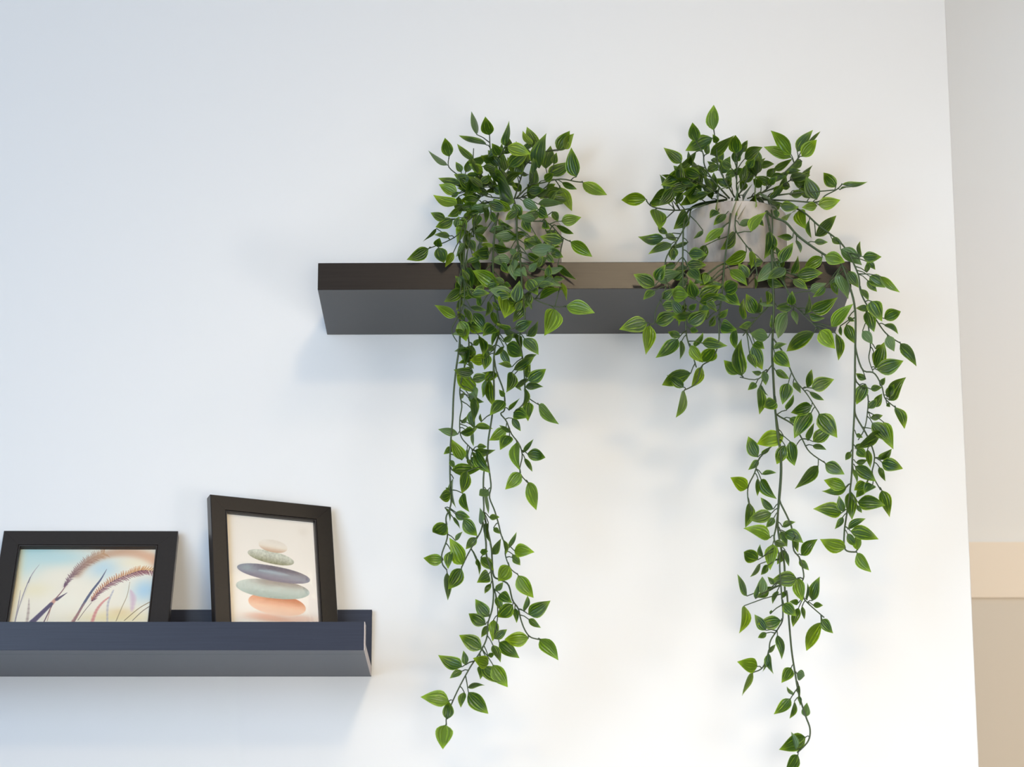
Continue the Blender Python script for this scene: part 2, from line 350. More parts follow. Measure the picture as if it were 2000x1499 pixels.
    for i, q in enumerate(A):
        f = i / 35; d = A[min(i + 1, 35)] - A[max(i - 1, 0)]; d = d / np.hypot(*d); nrm = np.array([-d[1], d[0]])
        ln = (.0045 + .0068 * min(1, f * 3)) * rng.uniform(.8, 1.15)
        for sgn, co_ in ((-1, rgb('A8604E') * (1 - f) + rgb('D99A4E') * f), (1, rgb('6B3A52') * (1 - f) + rgb('8E5058') * f)):
            q2 = q + d * rng.uniform(0, .0008); e_ = q2 + nrm * sgn * ln + d * .006
            P.line([q2, (q2 + e_) / 2 + d * .0008, e_], [.0011, .0009, .0003], co_, .8, .95)
            P.line([q2 + d * .0016, (q2 + e_) / 2 + d * .0026, e_ + d * .001], [.0005, .0005, .0002], rgb('F0C890') if sgn < 0 else rgb('C99A8C'), .8, .55)
        if i % 2 == 0: P.line([q, q + d * .0022], [.0008, .0006], rgb('3E2438'), .7, .8)
    return P.mesh('photo_print')
def draw_stones(w, h, loc2):
    P = Paint(w, h, 300, rgb('F7F1E8'))
    c = lambda x, y: loc2(400 + x / 5.354, 950 + y / 5.354)
    P.blob(c(700, 450), .12, .07, rgb('EEE8DF'), .8); P.blob(c(260, 800), .006, .3, rgb('F3E4C8'), .8); P.blob(c(1000, 1250), .06, .03, rgb('F7EFE8'), .8)
    P.blob(c(1030, 480), .009, .008, rgb('E6DED3'), .6)
    P.blob(c(760, 1395), .045, .006, rgb('D9A58C'), .9); P.blob(c(640, 1360), .03, .006, rgb('E8AE92'), .8); P.blob(c(1000, 1385), .03, .007, rgb('EBC0AC'), .7)
    def stone(l, r, th, col, top, low, shade, sh_from, seed, skew=0.0, spk=.06):
        A, B = c(*l), c(*r); ctr = (A + B) / 2; d = B - A; a = np.hypot(*d) / 2; d = d / (2 * a); n_ = np.array([-d[1], d[0]])
        u = ((P.X - ctr[0]) * d[0] + (P.Y - ctr[1]) * d[1]) / a; v = ((P.X - ctr[0]) * n_[0] + (P.Y - ctr[1]) * n_[1]) / th
        v = v - skew * u
        rr = np.abs(u) ** 2.2 + np.abs(v) ** 2.05; al = np.clip((1 - rr) * a / .0020 * .9, 0, 1)
        N = P.noise(60, seed) * .5 + P.noise(120, seed + 1) * .5 - .5
        img = np.zeros_like(P.I) + col; f = np.clip((-v + .25) * 1.1, 0, 1)[..., None]; img = img * (1 - f) + top * f
        g = np.clip((v - .15) * 1.4, 0, 1)[..., None]; img = img * (1 - g) + low * g
        s_ = (np.clip((sh_from - v - .35 * u) * -3, 0, 1) * 0 + np.exp(-((v + .75) / .45) ** 2) * np.clip((u + .75) * 1.6, 0, 1))[..., None] * .85
        img = img * (1 - s_) + shade * s_; img = img + N[..., None] * spk * 2
        P.I += (img - P.I) * al[..., None]
    stone((452, 1195), (1058, 1285), .0195, rgb('F2C4A4'), rgb('DD9068'), rgb('F4CDB4'), rgb('C46F48'), 0, 3, 0, .05)
    stone((322, 1040), (1096, 1112), .0176, rgb('B9C6BF'), rgb('C9D4CC'), rgb('9DAFA6'), rgb('8E7F76'), 0, 5, .05, .07)
    stone((335, 845), (1104, 985), .0142, rgb('8A8D9C'), rgb('7F8290'), rgb('70687A'), rgb('6A6069'), 0, 7, 0, .05)
    P.line(bez([c(560, 880), c(700, 900), c(880, 935)], 12), [.0008, .0026, .0008], rgb('A9BDC6'), 2.0, .5); P.blob(c(440, 850), .012, .006, rgb('97A6AA'), .7)
    P.blob(c(1065, 975), .0022, .0022, rgb('5A4F62'), .7)
    stone((446, 690), (936, 800), .0118, rgb('B4B5A0'), rgb('D5D8CB'), rgb('8E8C6C'), rgb('C3C6B6'), 0, 11, 0, .10)
    stone((560, 600), (866, 655), .0120, rgb('EAE0D0'), rgb('EFE9DF'), rgb('CBAA8C'), rgb('E6DDD0'), 0, 13, 0, .01)
    return P.mesh('photo_print')
f1, p1 = frame((-.88203, -.14626, 1.78126), math.radians(.4675), math.radians(29.127), .3017, .2611, (.0325, .0325, .2660, .2250), draw_grass,
      'black landscape frame with a photo of purple-brown grass plumes, leaning on the ledge')
f2, p2 = frame((-.49439, -.15975, 1.77615), math.radians(24.221), math.radians(11.703), .22065, .28194, (.0292, .0300, .1885, .2520), draw_stones,
      'dark portrait frame with a picture of five stacked pebbles, turned and leaning on the ledge')
# ---- traced plants: leaves are (base x, base y, tip x, tip y, width[, tone]) ----
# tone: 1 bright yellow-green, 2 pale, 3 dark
CROPS = {
'A1': (4.409, 780, 180, """665 365 620 165 45 2;775 370 740 210 130;430 555 392 393 118;415 630 248 503 40 2;533 690 485 600 60;915 465 945 245 62;750 455 510 373 66;
1180 495 1098 298 110;1140 455 1062 333 70 1;1205 655 1268 352 122;1262 660 1302 460 108 3;1365 505 1468 333 130;1420 490 1505 356 90 1;1525 730 1480 475 125;1580 780 1790 886 110 1;
1285 715 1480 598 115;860 545 795 440 100;860 548 882 440 55 3;900 530 1070 470 80;945 640 1115 520 120;930 470 1130 535 110 1;640 600 497 445 60;570 690 612 570 70 3;718 688 598 618 80 1;
812 600 700 545 100 3;525 792 333 740 70;520 740 712 862 110;580 715 722 700 46;720 640 872 690 68 3;495 880 340 795 100 1;497 970 290 885 105 1;640 870 495 825 60;680 930 530 930 100 3;
840 740 992 952 112;830 710 1022 830 90;960 1010 815 918 82 1;985 965 1042 1102 90;770 960 925 1020 100 3;1060 935 1200 1010 90 2;1210 1050 1065 1062 86;1195 965 1418 962 80 2;1385 820 1487 1027 108 1;
1380 830 1208 922 70;1400 778 1530 838 50;1270 830 1345 790 60 3;1110 860 1250 840 90 3;1130 820 1145 590 80 3;1330 620 1355 520 60 1;1395 1112 1568 1078 100 1;1350 1150 1503 1222 46;1320 1030 1367 1115 60;
1405 1285 1210 1243 112;1475 1290 1662 1420 98 1;1135 1360 1342 1336 100 2;1252 1300 1393 1335 46;1310 1395 1412 1422 80;985 1240 803 1240 95 2;955 1450 783 1452 95 2;740 1195 610 1180 100 3;780 1390 620 1400 100;
545 1080 495 1318 75 1;640 1247 483 1187 50 1;460 1100 310 1165 95;395 1092 268 1038 75;510 1020 413 1072 70 3;320 1175 200 1290 22 3;435 1240 298 1230 54;330 1335 348 1255 85;250 1350 62 1445 105;335 1340 385 1472 118 3;
480 1160 515 1070 60 3;510 900 522 1062 80 3;690 1030 570 1082 60;720 940 742 1130 60 3;690 1060 640 1180 80;790 1040 832 1132 60;1070 1080 1130 1212 80;1200 1010 1282 1082 100;1130 1250 1083 1342 50;
1185 1290 1165 1225 40 3;590 1270 652 1382 80 3;540 1330 545 1495 50 3;700 1310 832 1332 30 1;860 1290 922 1342 80 1;960 1350 1010 1422 80 2;1100 1400 1250 1452 66;1270 1400 1332 1472 60;1190 1460 1140 1500 40;870 830 785 850 70 3;
1000 700 930 560 80 3;1010 720 1060 590 80 3;740 800 680 700 60 3;1250 760 1330 700 80;700 780 800 720 70;930 800 860 700 70 3;1050 850 960 780 80 3;1180 900 1100 790 80 3;620 1020 560 930 60 3;880 880 800 800 60 3;
450 900 520 860 50;900 1180 860 1090 50 3;560 1100 620 1010 60 3;1290 930 1370 850 60 3;1240 1120 1300 1180 70"""),
'A2': (4.409, 780, 480, """465 60 395 188 64 1;845 345 628 213 122 1;975 425 768 380 108 2;1005 490 1035 300 105;1155 285 1402 353 102 2;1110 290 1192 426 100;920 455 905 627 150 1;1080 520 978 662 80;1210 460 1417 374 66;
1120 225 1192 143 70 2;1280 270 1292 165 70;1365 170 1527 297 54;1330 280 1427 286 44 1;1395 320 1442 477 44 1;1440 520 1684 581 122 1;1340 550 1248 777 155 1;1100 470 1140 552 34 2;485 615 302 512 88 1;
520 650 577 826 108 1;605 690 722 742 84 1;565 540 620 682 60;640 580 737 742 90;610 530 752 560 46;820 700 718 782 112;800 570 852 700 60;850 720 795 872 45;1000 720 1145 650 105 3;1100 780 1197 645 60 3;
1075 800 1199 942 100;895 828 986 757 56;925 860 1062 952 125 3;1035 770 1045 900 52 3;880 890 955 1040 66;970 1045 848 1018 48;985 1070 1162 957 82;1095 1140 1132 1020 46;1110 1165 1264 1062 120;1085 1220 1242 1218 66;
970 1090 920 1267 96;990 1110 1052 1252 46;1085 1230 1060 1400 40;1200 1370 1375 1540 88 1;1118 1350 1108 1515 92;985 1440 1115 1482 108;945 1420 1040 1312 44;905 1340 778 1466 96;740 975 607 988 98 1;742 920 732 1072 95;
820 1085 735 1172 84;740 1160 716 1312 50;775 1150 807 1382 60;645 1262 493 1073 118 1;650 1215 667 1337 56 2;640 1310 640 1525 76;525 1320 557 1258 30;765 950 755 823 30;690 780 722 952 62;600 870 570 1037 34 3;
525 850 552 1052 24 3;600 1000 642 1062 38;905 1302 858 1240 50;520 260 562 382 70 3;580 190 612 422 80 3;520 420 622 400 60 3;690 280 702 422 50 3;760 360 862 330 70;770 60 640 62 115 3;962 160 1002 302 76 2;
1000 200 1102 262 105 2;1200 350 1332 330 56;1300 30 1412 102 68;540 460 490 560 50 3;560 760 480 722 60;900 330 962 352 46;640 120 700 230 70 3;1050 60 960 150 70;880 150 940 240 60 3;660 420 740 330 60 3;
700 520 660 420 50 3;540 330 480 260 50 3;1180 180 1240 90 60 3;1000 560 1060 470 60;870 560 800 480 50 3;600 300 540 200 50;560 640 500 560 50 3;640 860 700 800 50;1060 1010 1120 1090 40"""),
'A3': (4.835, 780, 800, """1005 190 847 295 112 1;1050 217 943 150 36;1040 250 950 386 112;1110 310 1141 584 100 1;1065 85 1146 207 62;1170 410 1267 280 48;1208 420 1380 456 116;1183 460 1257 590 48;1145 600 998 758 120 1;
1215 690 1294 954 112 1;592 480 488 277 112 1;500 360 417 425 60;735 350 828 355 56;725 395 857 602 100;690 400 742 522 40;640 370 662 502 40;495 575 792 550 105;640 585 588 797 98;600 795 662 972 75;510 650 535 932 60;
485 800 378 832 112;475 760 435 740 28;430 930 477 1062 34;525 985 668 1022 92;605 1040 737 1197 108;505 1020 572 1132 28;450 1090 313 1162 132;530 1240 598 1155 42;602 1465 472 1212 132 1;727 1213 626 1324 76;
490 1340 460 1510 72;415 1425 226 1405 112 1;765 1350 838 1340 60;880 1370 962 1218 76;980 1230 1007 1372 38;1040 1310 1107 1158 34;1085 1335 1277 1350 130 1;1070 1370 1142 1472 58;848 1020 947 1018 54;770 1085 760 928 56 2;
840 760 752 815 90 2;820 760 842 990 38 2;840 1070 862 1272 44;815 1060 822 1232 34;890 1120 952 1177 50;725 1420 772 1500 38;770 1400 892 1522 100;690 0 722 202 76;620 190 702 222 76;770 120 768 38 28;690 200 702 352 34;
640 470 690 560 40;480 480 520 560 50;590 130 640 60 40 1"""),
'A4': (3.7475, 780, 1090, """455 80 357 232 98;350 110 355 314 60;565 0 585 132 35;805 60 722 172 102 1;830 0 886 56 46;870 130 983 295 98 1;655 120 567 183 88;670 190 624 263 38;705 240 760 178 44;735 265 827 332 80;705 290 747 392 50;
830 345 721 436 98;845 370 858 480 34;655 430 556 302 86;630 490 506 408 94;690 455 681 614 72 1;650 500 599 584 44;700 595 789 524 56;685 640 741 767 54;730 620 880 736 92;945 590 768 598 112 1;915 395 938 276 40;
945 415 1107 314 112;945 450 1037 514 44;1030 595 1164 752 92 1;600 670 436 566 106;457 800 283 712 98;485 785 468 678 50;460 830 368 884 50;650 780 538 735 98 1;650 720 697 700 38 1;585 795 592 892 48;610 800 759 922 92;
685 785 794 949 100 1;500 950 627 935 44;475 985 450 1099 50;505 985 652 1144 96;362 1050 153 1020 112 1;350 1182 358 1043 88;340 1225 318 1404 120 1"""),
'B5': (3.7736, 1190, 180, """770 280 770 93 96 1;640 365 613 223 102;760 340 560 433 102;795 372 762 310 56 3;530 525 399 409 92;640 440 463 592 60;545 600 380 687 108;665 620 548 570 96;745 460 922 318 86;930 450 930 316 100;970 440 1020 354 50 1;
715 460 737 378 45 3;1340 460 1189 283 112 1;1340 482 1138 403 84 1;1385 440 1502 278 90;1420 475 1530 350 118 1;1440 400 1557 289 22;1210 570 1352 490 60;1420 510 1330 562 60 3;1300 600 1412 578 44 3;1100 540 1217 530 62 3;
1020 560 1062 463 76;1060 560 1152 484 56;830 600 892 473 92 3;720 580 822 540 60 3;750 500 822 502 38;920 600 987 562 60 3;860 610 962 590 60;945 510 971 460 40 3;470 780 480 633 96;525 665 652 690 50;680 690 518 837 100;
790 730 598 822 95 3;540 740 488 832 50 3;270 790 88 796 100 1;300 815 410 820 62;445 830 356 757 48;340 862 372 1017 110 1;570 890 473 1012 108 3;400 1080 211 1066 78;460 1120 286 1196 76;360 1000 432 1047 44;415 1050 502 1102 48;
490 1150 455 1242 60;585 1190 722 1200 90;1080 735 1090 842 92 1;1050 800 948 932 48;945 740 900 902 38;980 760 928 902 34;1045 1030 1160 883 86 1;840 1000 703 1112 72 1;800 1030 812 1092 38 1;930 1040 818 1162 80;1185 1030 1140 1232 98;
690 1020 618 1082 28;800 880 740 932 60 3;860 900 768 982 50;790 770 780 862 30;1010 1180 828 1276 96 1;1050 1170 1045 1304 56 1;1250 1240 1088 1402 110 2;1270 1260 1357 1108 86;1255 1240 1205 1118 44;1350 1075 1237 1065 44;
1380 1090 1409 1187 42;1260 840 1397 852 74;1235 870 1230 932 46 3;1370 880 1309 947 34 1;1400 870 1454 1014 98 1;1475 940 1490 1077 38;1520 1060 1674 910 92;1510 1105 1612 1107 42;1540 830 1704 795 96 1;1530 840 1418 852 66 1;
1530 790 1449 622 108 3;1670 700 1579 593 96;1715 680 1904 662 48;1700 720 1780 705 14;1460 700 1350 640 76 3;1340 640 1442 600 50 3;1210 740 1292 700 66 3;1330 700 1260 690 56 3;1590 1210 1738 1255 102 1;1570 1220 1428 1312 80 1;
1385 1350 1574 1333 96;1340 1340 1391 1203 50;1705 1160 1862 1277 90 2;1640 1080 1722 1122 48;1845 1220 1850 1098 36;1870 1215 2008 1215 86;1900 1330 1905 1248 40;900 700 830 640 70 3;1000 720 960 640 70 3;1120 700 1060 640 70 3;
1180 680 1240 620 60 3;760 700 700 650 60 3;640 780 740 740 70 3;1340 760 1440 740 60 3;1480 780 1400 700 60 3;1160 620 1240 560 60 3;860 690 900 600 60 3;960 980 1060 940 50 2;1080 940 1140 990 50;1420 640 1480 580 50"""),
'B6': (3.1746, 1190, 480, """280 250 150 177 90;290 215 350 118 80;300 215 450 165 76 2;380 20 402 92 50;480 120 602 120 70;500 150 572 222 70 3;610 170 590 242 50 1;750 150 857 252 66 1;1070 140 1082 232 50;980 220 1082 252 60;905 200 905 272 20 1;
1140 210 1232 272 54;1165 190 1322 170 88;1420 170 1482 332 58 2;1480 160 1547 262 60;1600 215 1660 287 40;1615 190 1712 262 76;1680 190 1803 290 50 1;1560 270 1607 342 38;1605 387 1528 388 40;1625 345 1692 472 90;1705 452 1808 408 86;
1705 490 1792 550 34;1600 410 1642 537 64;1805 608 1905 750 66;1725 560 1767 657 62 2;1570 530 1632 612 62 2;1380 505 1514 360 84 1;1470 490 1525 610 66;1430 500 1440 560 24;1480 450 1522 470 28;1310 525 1402 640 94 1;1270 540 1098 657 86;
1405 545 1420 714 44;1250 400 1417 320 78;1240 430 1337 450 44;1215 420 1236 293 34;1140 400 1165 492 38 2;1105 415 1046 577 76 2;1130 390 1033 388 44;1130 370 1135 280 62;1010 510 1005 428 28;905 420 848 298 74;830 460 835 328 44;
910 420 941 318 34;885 480 803 506 44;985 570 873 545 80 2;770 510 787 645 46;695 490 792 522 82;820 807 820 577 78;800 797 710 710 78;900 600 962 642 60;890 620 950 772 80;870 670 912 762 50;1020 640 1102 610 34;1025 665 1122 755 86;
945 790 883 780 30;960 780 970 867 46;1030 775 1117 827 46;1140 850 1187 917 40;910 855 858 897 42;940 865 987 932 28;930 880 930 1049 60;1035 970 953 1002 74;1110 855 1073 987 80;1100 1020 1142 923 38;1225 880 1256 766 42;
1255 885 1395 829 86;1240 905 1332 960 34;1255 997 1125 1037 76;1252 1037 1146 1197 96;1300 1045 1414 1193 108;1120 1070 1192 1117 46;1265 1217 1387 1116 76;1235 1210 1271 1098 40;1260 1240 1347 1268 32;1080 1180 913 1232 96 1;
920 1312 861 1183 70;945 1300 1002 1245 24;1090 1240 1038 1357 70;1120 1215 1149 1367 80;1165 1230 1160 1322 22;925 1330 860 1392 40;235 480 60 521 96;250 495 226 678 78 1;440 562 363 535 50;425 580 286 697 82;450 590 438 707 42;
290 480 427 420 88;470 360 430 502 50 1;330 370 442 370 68;330 330 402 265 60;280 280 210 336 48;390 300 492 310 98 1;530 320 500 208 84;560 320 692 250 88;560 350 692 310 60;715 280 797 235 96;725 300 814 372 78;490 480 617 400 90;
500 400 542 360 44;600 350 667 412 44;680 450 737 393 44;620 500 656 430 38;500 520 552 532 38;530 630 582 538 44;575 605 734 622 64;650 640 558 722 90;505 620 582 727 60 1;505 792 326 866 84;460 880 356 803 60;575 755 506 882 62 1;
465 900 412 1068 64 1;1650 760 1705 598 84;1660 770 1825 714 110;1640 660 1640 742 34;1650 640 1706 620 38;1590 830 1528 792 44;1590 860 1532 987 76;1620 890 1692 880 40;1680 870 1711 818 38;1725 940 1766 858 60;1735 960 1841 816 82;
1775 1003 1831 1138 60;1640 1000 1691 918 50;1610 1010 1660 950 50;1620 1070 1697 1053 38;1720 980 1742 1002 24;1630 1100 1742 1222 88;1700 1095 1762 1265 84 1;1680 1157 1518 1262 70;1530 1170 1572 1192 28;1670 1330 1752 1260 44;
1690 1345 1820 1386 86;400 210 470 150 60 3;640 200 560 250 60 3;450 420 380 330 60 3;860 200 800 110 60;1340 260 1260 320 40;600 460 560 360 60 3;1600 100 1650 150 40"""),
'B7': (3.9455, 1380, 800, """1160 310 1227 372 70;1150 300 1202 260 50;1240 310 1262 452 54;1110 330 1070 392 44;1150 410 1242 390 46;1145 440 1307 557 92;1130 460 1157 582 38 1;1070 600 903 545 88 1;1080 600 885 630 76;915 420 1064 502 104;860 435 678 615 102;
1230 570 1136 627 75;1280 580 1213 652 78;1220 600 1150 682 60;1110 640 1122 853 76;1165 715 1380 742 106;1350 625 1411 833 90;1160 740 1197 799 34;1055 790 1020 663 58;1040 800 820 768 108;1050 830 987 924 48;1090 925 1227 842 54;
1110 940 1327 1002 106;1085 960 1152 1057 60;1165 1085 1165 936 58 1;1070 1070 873 1000 112 1;1160 1108 1270 1257 86 1;1340 385 1427 306 40;1355 410 1513 456 100;1330 445 1379 555 38;425 500 539 489 38;395 530 392 670 38;420 540 542 692 86;
312 610 183 525 110 1;330 720 298 914 80;500 802 318 850 96;515 770 416 679 50;520 835 456 914 54;490 990 283 917 102 1;395 1160 287 1100 106;430 1140 413 1038 38;415 1190 334 1294 38;510 1040 490 1242 90 1;525 1020 622 1052 54;
570 940 621 1062 44;585 907 687 869 50;605 945 747 1032 92;680 980 706 1107 38;730 1125 857 1001 90;715 1160 790 1242 50;615 1100 635 1212 38;605 1085 543 1197 60;475 1200 418 1277 44;695 1307 492 1325 122;520 1350 469 1290 38;
700 1300 739 1480 90 1;310 1440 237 1270 60;425 1420 430 1288 76 2;375 1460 402 1328 38;480 1390 383 1452 60;505 1390 460 1368 38;545 1400 508 1502 38;620 1400 573 1462 38;815 1475 873 1288 78;775 1470 776 1338 34"""),
'B8': (3.7556, 1400, 1100, """200 315 163 519 72 1;360 495 276 378 70;470 425 298 450 102;390 375 405 345 18;365 515 301 550 44;445 530 475 710 52;375 660 432 597 34;380 665 417 817 50;370 680 336 799 28;298 760 148 725 108 1;265 805 184 979 40 1;
545 770 474 882 82;585 812 645 830 76 2;600 900 612 972 28;600 975 610 1052 24;560 970 513 907 30;540 998 417 1112 80;570 1015 533 1144 34;652 1130 662 1025 62 2;650 1280 455 1372 112;580 1370 545 1240 40 2;595 1410 500 1542 80;
765 440 657 647 86 1;770 415 854 518 74;600 293 531 285 44;490 300 582 392 84;600 330 558 472 60;625 320 644 417 26;705 310 780 313 42"""),
}
# vines: full-frame polylines; kind h = hangs over the front, u = rises from the pot, b = branches from a hanging vine
VINES_A = [
('h',1.7,"985 392,935 400,912 425,905 520,898 600,898 666,891 720,886 770,884 820,881 854,879 891,879 928,880 957,881 982,877 998,871 1013,874 1044,871 1060,863 1083,864 1102,873 1114"),
('h',1.7,"990 392,972 420,963 500,966 577,975 643,966 684,964 729,965 775,960 820,954 858,952 887,945 924,944 965,945 994,943 1019,939 1038,929 1056,914 1083,901 1110"),
('b',1.3,"965 700,970 727,982 759,986 782,985 802,978 809,989 823,999 848,1014 868,1020 891,1015 922,1030 943"),
('b',1.3,"950 885,956 924,959 951,956 972,966 998,974 1025,979 1046,987 1067,987 1085,997 1111,1012 1123"),
('b',1.5,"943 1019,949 1058,950 1085,958 1110,960 1125,964 1157,961 1191,953 1218,951 1245,940 1271,919 1303,897 1343,881 1378,872 1402,872 1417"),
('b',1.5,"944 1000,959 1067,961 1090,964 1125,977 1133,993 1143,1001 1173,1012 1189,1017 1210,1025 1231,1036 1245,1054 1250"),
('b',1.1,"964 1150,969 1165,972 1190,971 1213,966 1240"),
('h',1.8,"1003 390,1007 405,1009 429,1011 475,1018 525,1020 575,1025 625,1014 657,1018 684,1023 718,1025 752,1024 785,1011 800"),
('b',1.1,"1024 760,1029 775,1052 791"),
('b',1.2,"1020 575,1036 580,1057 591,1086 600,1106 599"),
('u',1.2,"990 388,952 384,921 368,902 348,877 327,877 307"),
('u',1.4,"1000 388,977 336,973 314,959 298,956 264"),
('u',1.2,"1000 388,985 350,973 316,975 307,987 286"),
('u',1.4,"1005 388,1016 352,1025 325,1041 309,1057 292"),
('u',1.4,"1008 388,1035 362,1052 359,1093 350,1125 355,1138 356"),
('h',1.2,"980 390,950 405,916 430,889 463,837 486"),
('h',1.2,"965 390,959 414,980 437,1005 457"),
('h',1.2,"1005 410,1030 430,1060 433,1077 441,1097 463,1116 473"),
('h',1.2,"985 392,940 400,925 440,908 520,907 582,900 610,883 640,885 655,893 668"),
('b',1.3,"905 620,916 673,907 718,898 763,902 793,898 820,900 852,916 872,929 883"),
('h',1.2,"975 392,930 405,905 440,898 480,905 560"),
('u',1.2,"990 388,940 350,925 330,925 290"),
('u',1.2,"1010 388,1060 370,1080 350,1094 366"),
]
VINES_B = [
('h',1.9,"1470 390,1487 389,1503 445,1508 509,1510 559,1511 606,1508 688,1510 732,1514 801,1522 858,1525 918,1521 977,1519 1028,1526 1074,1532 1104,1533 1155,1537 1161,1541 1214,1546 1270,1552 1310,1560 1356,1573 1398,1582 1425,1578 1449,1557 1471"),
('b',1.5,"1509 700,1512 760,1517 838,1526 900,1524 960,1516 1028,1512 1053,1522 1086,1523 1114,1526 1155,1529 1206,1520 1228,1505 1252,1501 1276,1489 1305,1471 1314"),
('b',1.4,"1521 977,1540 1015,1547 1036,1550 1074,1562 1091,1570 1124,1566 1140,1569 1165,1577 1178,1610 1207"),
('b',1.3,"1509 660,1530 690,1541 716,1555 745,1576 770,1600 808"),
('b',1.4,"1514 801,1518 811,1549 830,1565 855,1581 883,1612 905"),
('b',1.3,"1522 858,1505 874,1483 896,1474 924,1461 952,1462 982,1470 1000"),
('b',1.1,"1510 700,1508 713,1480 741,1445 737"),
('b',1.3,"1511 570,1505 593,1473 628,1451 656"),
('h',1.5,"1420 390,1360 400,1338 426,1334 471,1334 551,1338 606,1341 656,1351 688,1360 718"),
('h',1.5,"1430 388,1428 408,1424 445,1418 490,1415 518,1410 574,1404 622,1404 666,1392 700,1370 716,1360 748,1336 763"),
('h',1.3,"1415 390,1355 405,1345 430,1322 471,1300 508,1300 562,1281 606,1278 631,1268 634"),
('h',1.9,"1480 388,1505 421,1534 434,1561 463,1611 498,1640 511,1662 568,1670 606,1671 650,1670 700,1669 795,1666 858,1664 915,1661 952,1654 1003,1649 1041,1651 1074,1674 1079"),
('h',1.5,"1490 388,1561 410,1598 440,1646 479,1675 533,1681 571,1697 603,1713 628,1732 653,1759 671"),
('b',1.4,"1671 660,1672 685,1685 723,1707 729,1722 754,1729 779,1751 798"),
('b',1.2,"1671 720,1672 745,1694 770,1694 808,1688 839,1676 860"),
('b',1.4,"1669 795,1672 814,1694 852,1707 886,1707 905,1704 927,1720 958"),
('b',1.1,"1690 600,1700 669,1697 700,1705 726"),
('u',1.5,"1470 388,1497 370,1542 328,1561 307"),
('u',1.4,"1478 388,1530 380,1566 376,1600 374,1633 371"),
('u',1.4,"1478 390,1540 392,1595 395,1612 382,1633 371,1645 360"),
('u',1.4,"1445 386,1439 370,1439 340,1439 299"),
('u',1.4,"1425 388,1391 350,1376 323,1373 299,1360 277"),
('u',1.3,"1435 386,1405 330,1399 286,1394 254"),
('u',1.5,"1420 390,1385 398,1360 405,1322 411,1277 405,1262 392"),
('u',1.2,"1440 386,1460 350,1470 330,1490 325"),
('u',1.2,"1420 388,1370 360,1340 345,1325 330"),
('u',1.2,"1460 388,1530 360,1560 345,1590 365"),
('h',1.2,"1440 388,1440 400,1436 445,1450 470,1470 498,1480 540"),
('h',1.2,"1500 392,1508 420,1509 470,1513 509,1530 545,1545 590,1560 605,1600 645"),
('b',1.2,"1511 520,1540 570,1555 597"),
]
# ------------------------------------------------------------------ potted plants
def leaf_mesh(k):
    rng = random.Random(k); nl = 9
    curl = rng.uniform(-.10, .16); cup = rng.uniform(.10, .34); twist = rng.uniform(-.25, .25); bend = rng.uniform(-.06, .06)
    pk = rng.uniform(.30, .38)
    prof = []
    for i in range(nl + 1):
        t = i / nl
        w = math.sin(min(1, t / pk) * math.pi / 2) ** .75 if t < pk else max(0.0, math.cos((t - pk) / (1 - pk) * math.pi / 2)) ** 1.08
        prof.append(max(w, 0.0 if i == nl else .05) * .5)
    us = (-1, -.5, 0, .5, 1); vs_, uvs, faces = [], [], []
    for i, w in enumerate(prof):
        t = i / nl
        for u in us:
            x = u * w; zt = cup * w * (abs(u) ** 1.3) + x * twist * (t - .3) * 2
            vs_.append((x + bend * math.sin(math.pi * t), t, zt - curl * math.sin(math.pi * t) * 2.0)); uvs.append(((u + 1) / 2, t))
    for i in range(nl):
        for j in range(4):
            a = i * 5 + j; faces.append((a, a + 1, a + 6, a + 5))
    me = bpy.data.meshes.new('leaf'); me.from_pydata(vs_, [], faces)
    uvl = me.uv_layers.new(name='UVMap'); li = 0
    for f in faces:
        for v in f: uvl.data[li].uv = uvs[v]; li += 1
    for p in me.polygons: p.use_smooth = True
    me.materials.append(M_LEAF); return me
LEAVES = [leaf_mesh(i) for i in range(12)]
def tube(vs_, fs, P, R, n=6):
    P = [Vector(p) for p in P]; b0 = len(vs_); ref = Vector((.3, 1, .1))
    for i, p in enumerate(P):
        d = (P[min(i + 1, len(P) - 1)] - P[max(i - 1, 0)]).normalized(); a = d.cross(ref).normalized(); b = d.cross(a)
        r = R[i] if hasattr(R, '__len__') else R
        for k in range(n):
            an = 2 * math.pi * k / n; vs_.append(tuple(p + (a * math.cos(an) + b * math.sin(an)) * r))
    for i in range(len(P) - 1):
        for k in range(n):
            a = b0 + i * n + k; b = b0 + i * n + (k + 1) % n; fs.append((a, b, b + n, a + n))
    fs.append(tuple(b0 + k for k in range(n))[::-1]); fs.append(tuple(b0 + (len(P) - 1) * n + k for k in range(n)))
def build_pot(root, H):
    R = .0868
    prof = [(0.0, 0), (R - .004, 0), (R - .001, .003), (R, .008), (R, H - .002), (R - .0015, H), (R - .006, H), (R - .0075, H - .002), (R - .0085, .02), (0.0, .02)]
    bm = bmesh.new(); n = 72; rings = []
    for r, z in prof:
        if r == 0: rings.append([bm.verts.new((0, 0, z))]); continue
        rings.append([bm.verts.new((r * math.cos(2 * math.pi * k / n), r * math.sin(2 * math.pi * k / n), z)) for k in range(n)])
    for a, b in zip(rings, rings[1:]):
        for k in range(n):
            k2 = (k + 1) % n
            if len(a) == 1: bm.faces.new((a[0], b[k2], b[k]))
            elif len(b) == 1: bm.faces.new((a[k], a[k2], b[0]))
            else: bm.faces.new((a[k], a[k2], b[k2], b[k]))
    bmesh.ops.recalc_face_normals(bm, faces=bm.faces)
    mk('pot', bm_mesh(bm, 'pot', True), M_POT, root)
    bm = bmesh.new(); bmesh.ops.create_uvsphere(bm, u_segments=28, v_segments=10, radius=1)
    for v in bm.verts: v.co = Vector((v.co.x * .0785, v.co.y * .0785, H - .016 + v.co.z * .012))
    mk('filler', bm_mesh(bm, 'filler', True), M_MOSS, root)
